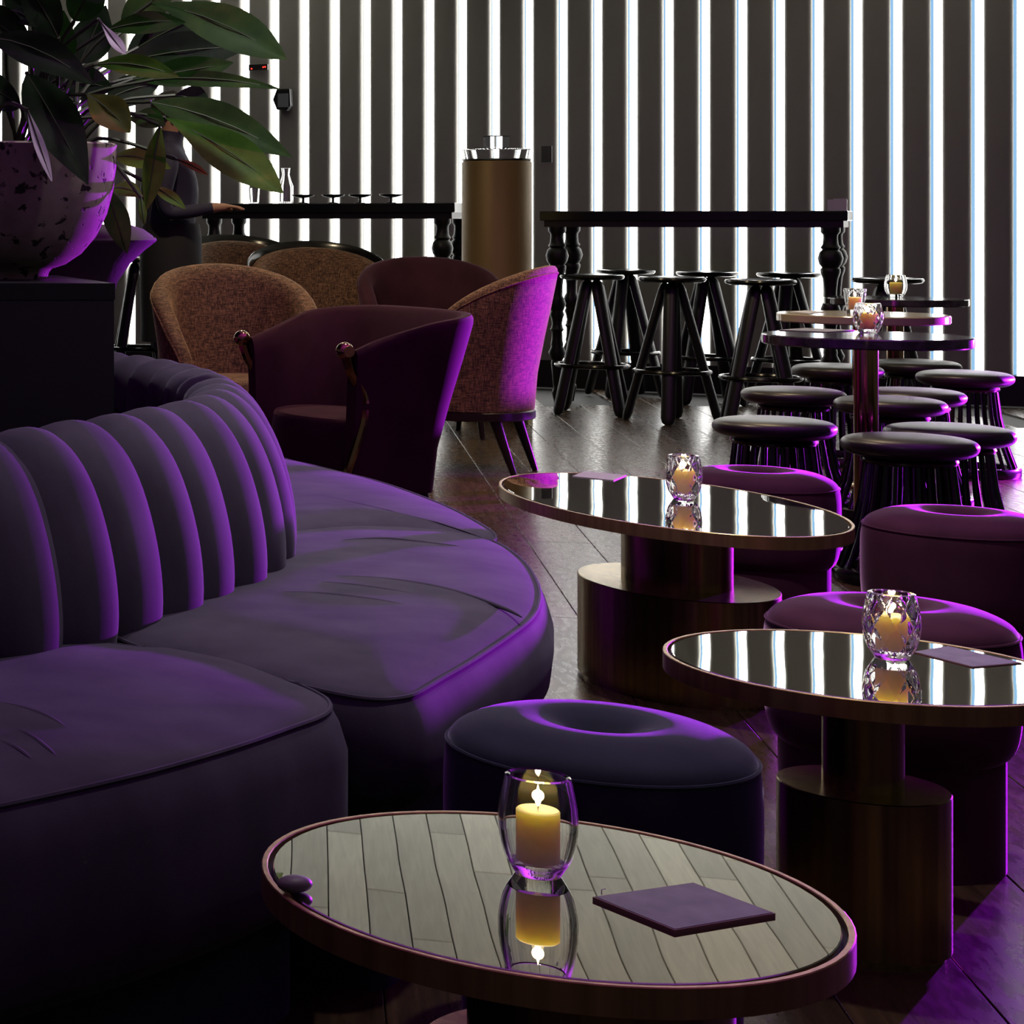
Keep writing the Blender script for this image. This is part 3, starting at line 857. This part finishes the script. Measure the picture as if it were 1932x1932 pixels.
BS = [(1117, 11.5, 0.25, 'front left bar stool at the right-hand high table'),
      (1268, 11.05, 1.02, 'front middle bar stool at the right-hand high table'),
      (1435, 10.60, 0.35, 'front right bar stool at the right-hand high table'),
      (1180, 12.62, 0.75, 'rear left bar stool behind the right-hand high table'),
      (1334, 12.15, 0.55, 'rear middle bar stool behind the right-hand high table'),
      (1488, 11.92, 0.80, 'rear right bar stool behind the right-hand high table'),
      (1675, 10.85, 0.4, 'bar stool standing alone behind the farthest bistro table'),
      (262, 12.6, 0.6, 'bar stool seen between the planter and the copper chair')]
for i, (x, Y, rz, lab) in enumerate(BS):
    s = bs if i == 0 else copy_tree(bs)
    s.location = ((x - CX) / FPX * Y, Y, 0); s.rotation_euler = (0, 0, rz)
    if x == 262: s.scale = (1, 1, 1.10)
    tag(s, lab, 'bar stool', 'black bar stools with splayed legs')

# ------------------------------------------------------------------ high tables with turned legs
def high_table():
    t = empty('high_table', (0, 0, 0))
    L, D, ZT, ZU = 1.52, 0.66, 1.128, 1.038
    def ring(i, z, L=L, D=D): return [Vector((-L / 2 + i, -D / 2 + i, z)), Vector((L / 2 - i, -D / 2 + i, z)), Vector((L / 2 - i, D / 2 - i, z)), Vector((-L / 2 + i, D / 2 - i, z))]
    G().rings([ring(0.004, 1.074), ring(0, 1.078), ring(0, ZT - 0.004), ring(0.004, ZT)]).out('table_top', M['black_gloss'], t, False)
    G().rings([ring(0.02, ZU), ring(0.02, 1.074)]).out('apron', M['black_satin'], t, False)
    px = [(150, 75), (190, 75), (215, 56), (250, 55), (300, 60), (325, 76), (345, 62), (365, 82), (420, 97), (470, 85), (500, 64), (515, 76), (545, 75), (600, 58), (700, 48), (790, 46), (815, 60), (865, 75), (915, 60), (935, 52), (965, 62), (1000, 50), (1050, 42), (1090, 50), (1105, 59), (1125, 44), (1200, 46), (1245, 54), (1265, 50), (1320, 74), (1370, 58), (1392, 46), (1415, 52), (1600, 36), (1655, 30), (1675, 40), (1700, 44), (1760, 32), (1835, 20), (1840, 10)]
    pr = [(w / 1591.0, ZU * (1 - (y - 150) / 1690.0)) for y, w in reversed(px)]
    pr = [(0.001, 0.0)] + pr + [(0.001, ZU)]
    lg = None
    for sx in (-1, 1):
        for sy in (-1, 1):
            if lg is None: lg = G().lathe(pr, 28).out('turned_leg', M['black_satin'], t); q = lg
            else: q = lg.copy(); col.objects.link(q)
            q.location = (sx * (L / 2 - 0.082), sy * (D / 2 - 0.064), 0)
    return t
ht = high_table()
A = Vector((5.28, 11.84, 0)); Bv = Vector((6.43, 11.10, 0)); Dv = Vector((0.538, 0.843, 0))
c1 = (A + Bv) / 2 + Dv * 0.266
ht.location = c1; ht.rotation_euler = (0, 0, WA)
tag(ht, 'right-hand black high table with turned baluster legs behind the bar stools', 'table', 'black high tables with turned legs')
h2 = copy_tree(ht)
c2 = c1 - WU * 1.99 + Dv * 0.05
h2.location = c2; h2.scale = (1, 1, 1.045)
tag(h2, 'left-hand black high table behind the copper chairs', 'table', 'black high tables with turned legs')
HZ = 1.128
def on_ht(c, u, v): return c + WU * u + Dv * v + Vector((0, 0, HZ * (1.045 if c is c2 else 1.0)))
# added white box standing in for overexposed blocks at the right-hand table's end
q = on_ht(c1, 0.71, -0.27)
wb = empty('white_stand_in', q, WA, 'small white stand-in for overexposed blocks at the right end of the right-hand high table', 'box')
G().box((0, 0, 0.03), (0.09, 0.06, 0.06)).out('body', M['white'], wb, False)
G().box((0.012, 0, 0.062), (0.06, 0.05, 0.006)).out('lid', M['white'], wb, False)
# dishes, carafe and glass on the left-hand table
def dish(p, label):
    t = empty('pedestal_dish', p, 0, label, 'dish', 'black pedestal dishes on the left-hand high table')
    G().lathe([(0.001, 0), (0.03, 0), (0.03, 0.004), (0.008, 0.008), (0.007, 0.03), (0.012, 0.034), (0.001, 0.034)], 24).out('foot', M['black_gloss'], t)
    G().lathe([(0.001, 0.033), (0.03, 0.035), (0.062, 0.045), (0.068, 0.054), (0.064, 0.055), (0.03, 0.043), (0.001, 0.041)], 32).out('bowl', M['black_gloss'], t)
for u, lab in ((-0.16, 'leftmost black pedestal dish on the left-hand high table'), (0.02, 'second black pedestal dish on the left-hand high table'), (0.18, 'third black pedestal dish on the left-hand high table'), (0.36, 'rightmost black pedestal dish on the left-hand high table')):
    dish(on_ht(c2, u, -0.15), lab)
ca = empty('glass_carafe', on_ht(c2, -0.28, -0.1), 0, 'clear glass carafe at the plant end of the left-hand high table', 'carafe')
G().lathe([(0.001, 0), (0.042, 0), (0.045, 0.01), (0.045, 0.11), (0.03, 0.15), (0.022, 0.18), (0.027, 0.22), (0.025, 0.22), (0.020, 0.18), (0.028, 0.148), (0.042, 0.108), (0.042, 0.012), (0.001, 0.012)], 32).out('body', M['glass'], ca)
G().torus(0.026, 0.0022, 0.22, 32, 6).out('rim', M['glass'], ca)
gl = empty('drinking_glass', on_ht(c2, -0.52, 0.05), 0, 'clear drinking glass beside the person on the left-hand high table', 'glass')
G().lathe([(0.001, 0), (0.03, 0), (0.036, 0.10), (0.034, 0.10), (0.028, 0.01), (0.001, 0.01)], 28).out('body', M['glass'], gl)
G().torus(0.035, 0.0013, 0.10, 28, 6).out('rim', M['glass'], gl)

# ------------------------------------------------------------------ gold pedestal with glass cap
gp = at(937, 400, 11.2)
ped = empty('gold_pedestal', (gp.x, gp.y, 0), 0, 'tall gold cylinder pedestal under a clear glass dish between the high tables', 'pedestal')
ZP = at(937, 304, 11.2).z
G().lathe([(0.001, 0), (0.176, 0), (0.176, ZP - 0.01), (0.170, ZP), (0.001, ZP)], 56).out('body', M['gold_paint'], ped)
G().lathe([(0.180, 0.0), (0.180, 0.05), (0.172, 0.055), (0.172, 0.0), (0.180, 0.0)], 56).out('base_band', M['bronze'], ped)
gd = empty('glass_dish', (gp.x, gp.y, ZP), 0, 'round clear glass dish on top of the gold pedestal', 'dish')
G().lathe([(0.001, 0), (0.168, 0), (0.176, 0.006), (0.178, 0.058), (0.172, 0.060), (0.168, 0.012), (0.001, 0.010)], 56).out('body', M['glass'], gd)
G().lathe([(0.001, 0.0605), (0.170, 0.0605), (0.172, 0.064), (0.10, 0.072), (0.001, 0.074)], 56).out('lid', M['glass'], gd)
gbx = empty('glass_cube', (gp.x - 0.002, gp.y, ZP + 0.0745), 0.35, 'small clear glass cube on top of the gold pedestal', 'ornament')
G().box((0, 0, 0.030), (0.092, 0.092, 0.060)).out('body', M['glass'], gbx, False)
G().box((0, 0, 0.0615), (0.098, 0.098, 0.003)).out('lid', M['steel'], gbx, False)

# ------------------------------------------------------------------ chairs
def shell(stations, mat_, parent, name='backrest', close=True):
    "stations: (outer foot point, outward normal, z bottom, z top, lean, thickness)"
    R = []
    for P, Nn, zb, zt, lean, th in stations:
        h = zt - zb
        pr = [(0, zb), (lean * 0.12, zb + h * 0.25), (lean * 0.40, zb + h * 0.5), (lean * 0.72, zb + h * 0.76), (lean * 0.93, zt - 0.035), (lean * 0.97 - th * 0.08, zt - 0.014), (lean - th * 0.25, zt - 0.002), (lean - th * 0.5, zt), (lean - th * 0.76, zt - 0.006), (lean - th * 0.95, zt - 0.025), (lean * 0.8 - th, zt - 0.07), (lean * 0.45 - th, zb + h * 0.55), (lean * 0.15 - th, zb + h * 0.3), (-th, zb)]
        R.append([P + Nn * o + Vector((0, 0, z)) for o, z in pr])
    return G().rings(R).out(name, mat_, parent), R

def legs(t, m, pts, r0=0.022, r1=0.011):
    for (x0, y0, z0), (x1, y1) in pts:
        G().tube([(x0, y0, z0), (x1, y1, 0.0)], [r0, r1], 10).out('leg', M[m], t)

def tub_chair(m='tweed', outer=None, w=0.68, d=0.62, hb=0.89, hf=0.50, lean=0.10):
    t = empty('tub_chair', (0, 0, 0))
    zb = 0.275; n = 33; pm = math.radians(122); st = []
    for i in range(n):
        a = -pm + 2 * pm * i / (n - 1)
        P = Vector((w / 2 * 0.86 * math.sin(a), -d / 2 * 0.9 * math.cos(a), 0))
        Nn = Vector((math.sin(a) / w, -math.cos(a) / d, 0)).normalized()
        k = math.cos(a / pm * math.pi / 2)
        zt = hf + (hb - hf) * max(0, k) ** 0.75
        st.append((P, Nn, zb, zt, lean * (0.25 + 0.75 * max(0, math.cos(a))), 0.075))
    back, R = shell(st, M[m], t)
    G().tube([r[4] + Vector((0, 0, 0.004)) for r in R], 0.004, 6).out('piping', M[m], back)
    if outer:
        so = [(P + Nn * 0.004, Nn, z0 - 0.01, z1 + 0.035, l + 0.012, 0.022) for P, Nn, z0, z1, l, th in st]
        shell(so, M[outer], t, 'outer_shell')
    pr = [(0.001, 0.28), (0.25, 0.28), (0.27, 0.30), (0.275, 0.36), (0.262, 0.40), (0.22, 0.42), (0.001, 0.43)]
    G().lathe(spline_prof(pr), 40, (0, 0.02, 0), w / 0.68 * 0.93, d / 0.62 * 0.9).out('seat', M[m], t)
    G().lathe([(0.001, 0.235), (0.285, 0.235), (0.29, 0.240), (0.29, 0.27), (0.285, 0.275), (0.001, 0.275)], 48, (0, 0, 0), w / 0.68, d / 0.62 * 0.98).out('base_frame', M['wood_dark'], t)
    legs(t, 'wood_dark', [((-0.17, -0.17, 0.236), (-0.17, -0.25)), ((0.17, -0.17, 0.236), (0.17, -0.25)), ((-0.18, 0.18, 0.236), (-0.20, 0.21)), ((0.18, 0.18, 0.236), (0.20, 0.21))], 0.025, 0.012)
    return t

def place(t, p, face, label, group=None, cat='chair', sc=1.0):
    t.location = (p[0], p[1], 0); t.rotation_euler = (0, 0, math.atan2(face[1], face[0]) - math.pi / 2); t.scale = (sc, sc, sc)
    return tag(t, label, cat, group)
GC = 'copper tweed tub chairs'
ch = tub_chair()
place(ch, (3.585, 8.93), (-0.80, 0.60), 'copper tweed chair at the gold pedestal with purple light on its back', GC)
ch2 = copy_tree(ch)
place(ch2, (2.56, 8.75), (0.02, -1.0), 'copper tweed chair with pale rounded back edge beside the planter', GC)
ch2.scale = (1.08, 1, 1)
sc4 = tub_chair('tweed', 'black_gloss', 0.74, 0.64, 0.90, 0.52)
place(sc4, ((605 - CX) / FPX * 11.1, 11.1), (-0.15, -0.98), 'copper chair in a black lacquer shell behind the plum armchair', 'black-shelled chairs in the back', sc=1.03)
sc5 = copy_tree(sc4)
place(sc5, ((478 - CX) / FPX * 11.95, 11.95), (0.1, -1), 'black-shelled chair farther left, only its top showing', 'black-shelled chairs in the back', sc=1.06)
pch = tub_chair('plum', None, 0.74, 0.62, 0.89, 0.56)
place(pch, ((815 - CX) / FPX * 10.4, 10.4), (-0.2, -0.98), 'dark plum tub chair left of the gold pedestal', None)

def armchair():
    t = empty('armchair', (0, 0, 0))
    # local: faces +y, x to its right
    ctrl = [(-0.375, 0.235), (-0.372, 0.10), (-0.368, -0.06), (-0.355, -0.18), (-0.29, -0.245), (-0.15, -0.268), (0, -0.272), (0.15, -0.268), (0.29, -0.245), (0.355, -0.18), (0.368, -0.06), (0.372, 0.10), (0.375, 0.235)]
    P = spline([Vector((x, 0.235 - (0.235 - y) * 0.70, 0)) for x, y in ctrl], 4)
    st = []
    n = len(P)
    for i, p in enumerate(P):
        tn = (P[min(i + 1, n - 1)] - P[max(i - 1, 0)]).normalized()
        Nn = Vector((tn.y, -tn.x, 0))
        if Nn.dot(p) < 0: Nn = -Nn
        f = max(0.0, (p.y + 0.120) / 0.355)
        zt = 0.768 - 0.125 * f ** 1.15
        back = max(0.0, 1 - f * 1.25)
        lean = 0.03 + 0.125 * back ** 1.2
        st.append((p, Nn, 0.15, zt, lean, 0.06))
    bk, R = shell(st, M['plum'], t, 'back_and_arms')
    for sx in (-1, 1):
        x = sx * 0.378
        fr = spline([(x, 0.265, 0.63), (x, 0.245, 0.57), (x, 0.205, 0.50), (x, 0.200, 0.42), (x, 0.225, 0.33), (x, 0.262, 0.22), (x, 0.285, 0.10), (x, 0.29, 0.0)], 4)
        G().tube(fr, [0.020 - 0.008 * k / len(fr) for k in range(len(fr))], 8, 1.0).out('arm_post', M['bronze_pole'], t)
        b = G().ball((x, 0.268, 0.640), 0.030, 20, 12).out('arm_knob', M['bronze_pole'], t)
        G().lathe([(0.001, 0), (0.019, 0), (0.019, 0.004), (0.001, 0.004)], 24).out('knob_cap', M['brass'], b)
        cp = b.children[0]; cp.rotation_euler = (0, sx * math.pi / 2, 0); cp.location = (x + sx * 0.0275, 0.268, 0.640)
    G().lathe(spline_prof([(0.001, 0.20), (0.25, 0.20), (0.29, 0.215), (0.298, 0.30), (0.29, 0.37), (0.25, 0.40), (0.001, 0.412)]), 40, (0, 0.09, 0), 1.04, 0.66).out('seat', M['plum'], t)
    legs(t, 'wood_dark', [((-0.30, -0.05, 0.17), (-0.31, -0.11)), ((0.30, -0.05, 0.17), (0.31, -0.11))], 0.022, 0.012)
    return t
ac = armchair()
place(ac, (2.60, 7.40), (-0.985, -0.17), 'plum velvet armchair with round brass arm knobs behind the sofa', 'plum armchairs with brass knobs', 'armchair')
ac2 = copy_tree(ac)
place(ac2, (1.42, 8.1), (0.98, 0.1), 'plum armchair mostly hidden behind the black plinth', 'plum armchairs with brass knobs', 'armchair')

# ------------------------------------------------------------------ person at the end of the left-hand high table
def person(loc, rz, label):
    t = empty('person', loc, rz, label, 'person')
    # local: faces +x, y to the left side; standing, both forearms forward at table height
    V = [((0, 0, 0.98), 0.135), ((0.01, 0, 1.12), 0.125), ((0.0, 0, 1.28), 0.145), ((-0.005, 0, 1.41), 0.125), ((0.01, 0, 1.50), 0.055), ((0.03, 0, 1.575), 0.075), ((0.035, 0, 1.66), 0.088), ((0.025, 0, 1.73), 0.06)]
    E = [(i, i + 1) for i in range(len(V) - 1)]
    def chain(start, pts):
        p = start
        for q in pts:
            V.append(q); E.append((p, len(V) - 1)); p = len(V) - 1
        return p
    for s in (-1, 1):
        chain(3, [((-0.005, s * 0.17, 1.405), 0.068), ((0.0, s * 0.205, 1.36), 0.058), ((-0.03, s * 0.215, 1.22), 0.050), ((-0.01, s * 0.215, 1.11), 0.045), ((0.12, s * 0.19, 1.125), 0.040), ((0.235, s * 0.16, 1.145), 0.029), ((0.285, s * 0.15, 1.148), 0.030)])
        h = len(V) - 1
        for k in range(4):
            o_ = (k - 1.5) * 0.019
            l = (0.062, 0.074, 0.070, 0.054)[k]
            chain(h, [((0.318, s * 0.15 + o_, 1.150), 0.0095), ((0.318 + l * 0.55, s * 0.15 + o_ * 1.1, 1.146), 0.0085), ((0.318 + l, s * 0.15 + o_ * 1.1, 1.132), 0.0075)])
        chain(h, [((0.285, s * (0.15 - 0.033), 1.142), 0.011), ((0.312, s * (0.15 - 0.05), 1.136), 0.0095), ((0.332, s * (0.15 - 0.056), 1.130), 0.008)])
        chain(0, [((0.0, s * 0.095, 0.90), 0.098), ((0.015, s * 0.10, 0.70), 0.080), ((0.02, s * 0.10, 0.50), 0.058), ((-0.005, s * 0.10, 0.36), 0.060), ((-0.015, s * 0.10, 0.12), 0.042), ((0.0, s * 0.10, 0.052), 0.045), ((0.10, s * 0.105, 0.038), 0.038), ((0.17, s * 0.11, 0.033), 0.030)])
    me = bpy.data.meshes.new('body_cage'); me.from_pydata([v for v, r in V], E, [])
    ob = bpy.data.objects.new('body_cage', me); link(ob)
    sk = ob.modifiers.new('skin', 'SKIN'); sk.use_smooth_shade = True
    for i, (v, r) in enumerate(V):
        me.skin_vertices[0].data[i].radius = (r, r * (1.25 if i in (1, 2, 3) else 1.0))
    me.skin_vertices[0].data[0].use_root = True
    sb = ob.modifiers.new('sub', 'SUBSURF'); sb.levels = 2; sb.render_levels = 2
    dg = bpy.context.evaluated_depsgraph_get()
    m2 = bpy.data.meshes.new_from_object(ob.evaluated_get(dg))
    bpy.data.objects.remove(ob)
    m2.materials.clear()
    for k in ('shirt', 'skin', 'apron', 'black_gloss'): m2.materials.append(M[k])
    for p in m2.polygons:
        c = p.center; p.use_smooth = True
        p.material_index = 1 if (c.z > 1.562 or (c.x > 0.225 and c.z > 0.9)) else (3 if c.z < 0.085 else (2 if c.z < 1.02 else 0))
    bo = bpy.data.objects.new('body', m2); link(bo, t)
    # apron skirt wraps hips and thighs
    R = []
    for z, a, b_ in ((1.06, 0.150, 0.165), (0.98, 0.162, 0.180), (0.80, 0.165, 0.200), (0.55, 0.160, 0.205), (0.42, 0.160, 0.205)):
        R.append([Vector((0.012 + a * math.cos(2 * math.pi * j / 28), b_ * math.sin(2 * math.pi * j / 28), z)) for j in range(28)])
    G().rings(R, cap0=False, cap1=False).out('apron', M['apron'], t)
    hr = []
    for i in range(9):
        f = i / 8 * math.pi * 0.60
        hr.append([Vector((0.018 + 0.099 * math.sin(max(f, 0.01)) * math.cos(2 * math.pi * j / 24) - (0.02 * f), 0.092 * math.sin(max(f, 0.01)) * math.sin(2 * math.pi * j / 24), 1.668 + 0.118 * math.cos(f) + 0.035 * math.cos(2 * math.pi * j / 24) * (f > 1.2))) for j in range(24)])
    G().rings(hr, cap1=False).out('hair', M['hair'], t)
    fc = G(); fc.ball((0.118, 0, 1.632), 0.015, 10, 8, (1.1, 0.75, 1.4)); fc.out('nose', M['skin'], t)
    for s in (-1, 1):
        G().ball((0.103, s * 0.034, 1.662), 0.010, 10, 8).out('eye', M['white'], t)
        G().ball((0.028, s * 0.088, 1.64), 0.026, 12, 8, (0.7, 0.35, 1.2)).out('ear', M['skin'], t)
    G().ball((0.108, 0, 1.592), 0.018, 12, 8, (0.45, 1.3, 0.35)).out('mouth', M['card_edge'], t)
    return t
person(at(318, 500, 11.25).xy.to_3d(), -0.25, 'standing person in dark blue shirt and black apron, forearms towards the high table')

# ------------------------------------------------------------------ small things on the slatted wall
def on_wall(x, y, out=0.0):
    s = wall_s(x); out = out + 0.006 if out > 0.045 else out; p = WO + WU * s + WN * out
    return Vector((p.x, p.y, EYE - (y - HY) / FPX * p.y))
hb = empty('wall_speaker', on_wall(540, 188, 0.05), WA, 'small black wall box with grey paper on it beside the leaves', 'speaker')
pts = [(-0.062, 0.0), (-0.035, 0.07), (0.05, 0.07), (0.056, -0.045), (0.03, -0.078), (-0.035, -0.07)]
G().rings([[Vector((x, y, z)) for x, z in pts] for y in (0.03, -0.05)]).out('body', M['black_satin'], hb, False)
G().box((0.008, -0.053, -0.008), (0.072, 0.004, 0.094)).out('paper', M['paper_grey'], hb, False)
rd = empty('indicator_panel', on_wall(492, 127, 0.052), WA, 'small black panel with red indicator lights high among the slats', 'panel')
G().box((0, 0, 0), (0.13, 0.012, 0.04)).out('panel', M['black_satin'], rd, False)
for x in (-0.045, 0.035, 0.048):
    G().ball((x, -0.008, -0.004 + 0.1 * x), 0.0055, 10, 6).out('red_light', M['led_red'], rd)
sw = empty('switch_plate', on_wall(1034, 291, 0.049), WA, 'grey switch plate on the slat right of the gold pedestal', 'switch')
G().box((0, 0, 0), (0.062, 0.01, 0.105)).out('plate', M['grey_plastic'], sw, False)
G().box((0, -0.007, 0), (0.03, 0.006, 0.05)).out('rocker', M['grey_plastic'], sw, False)
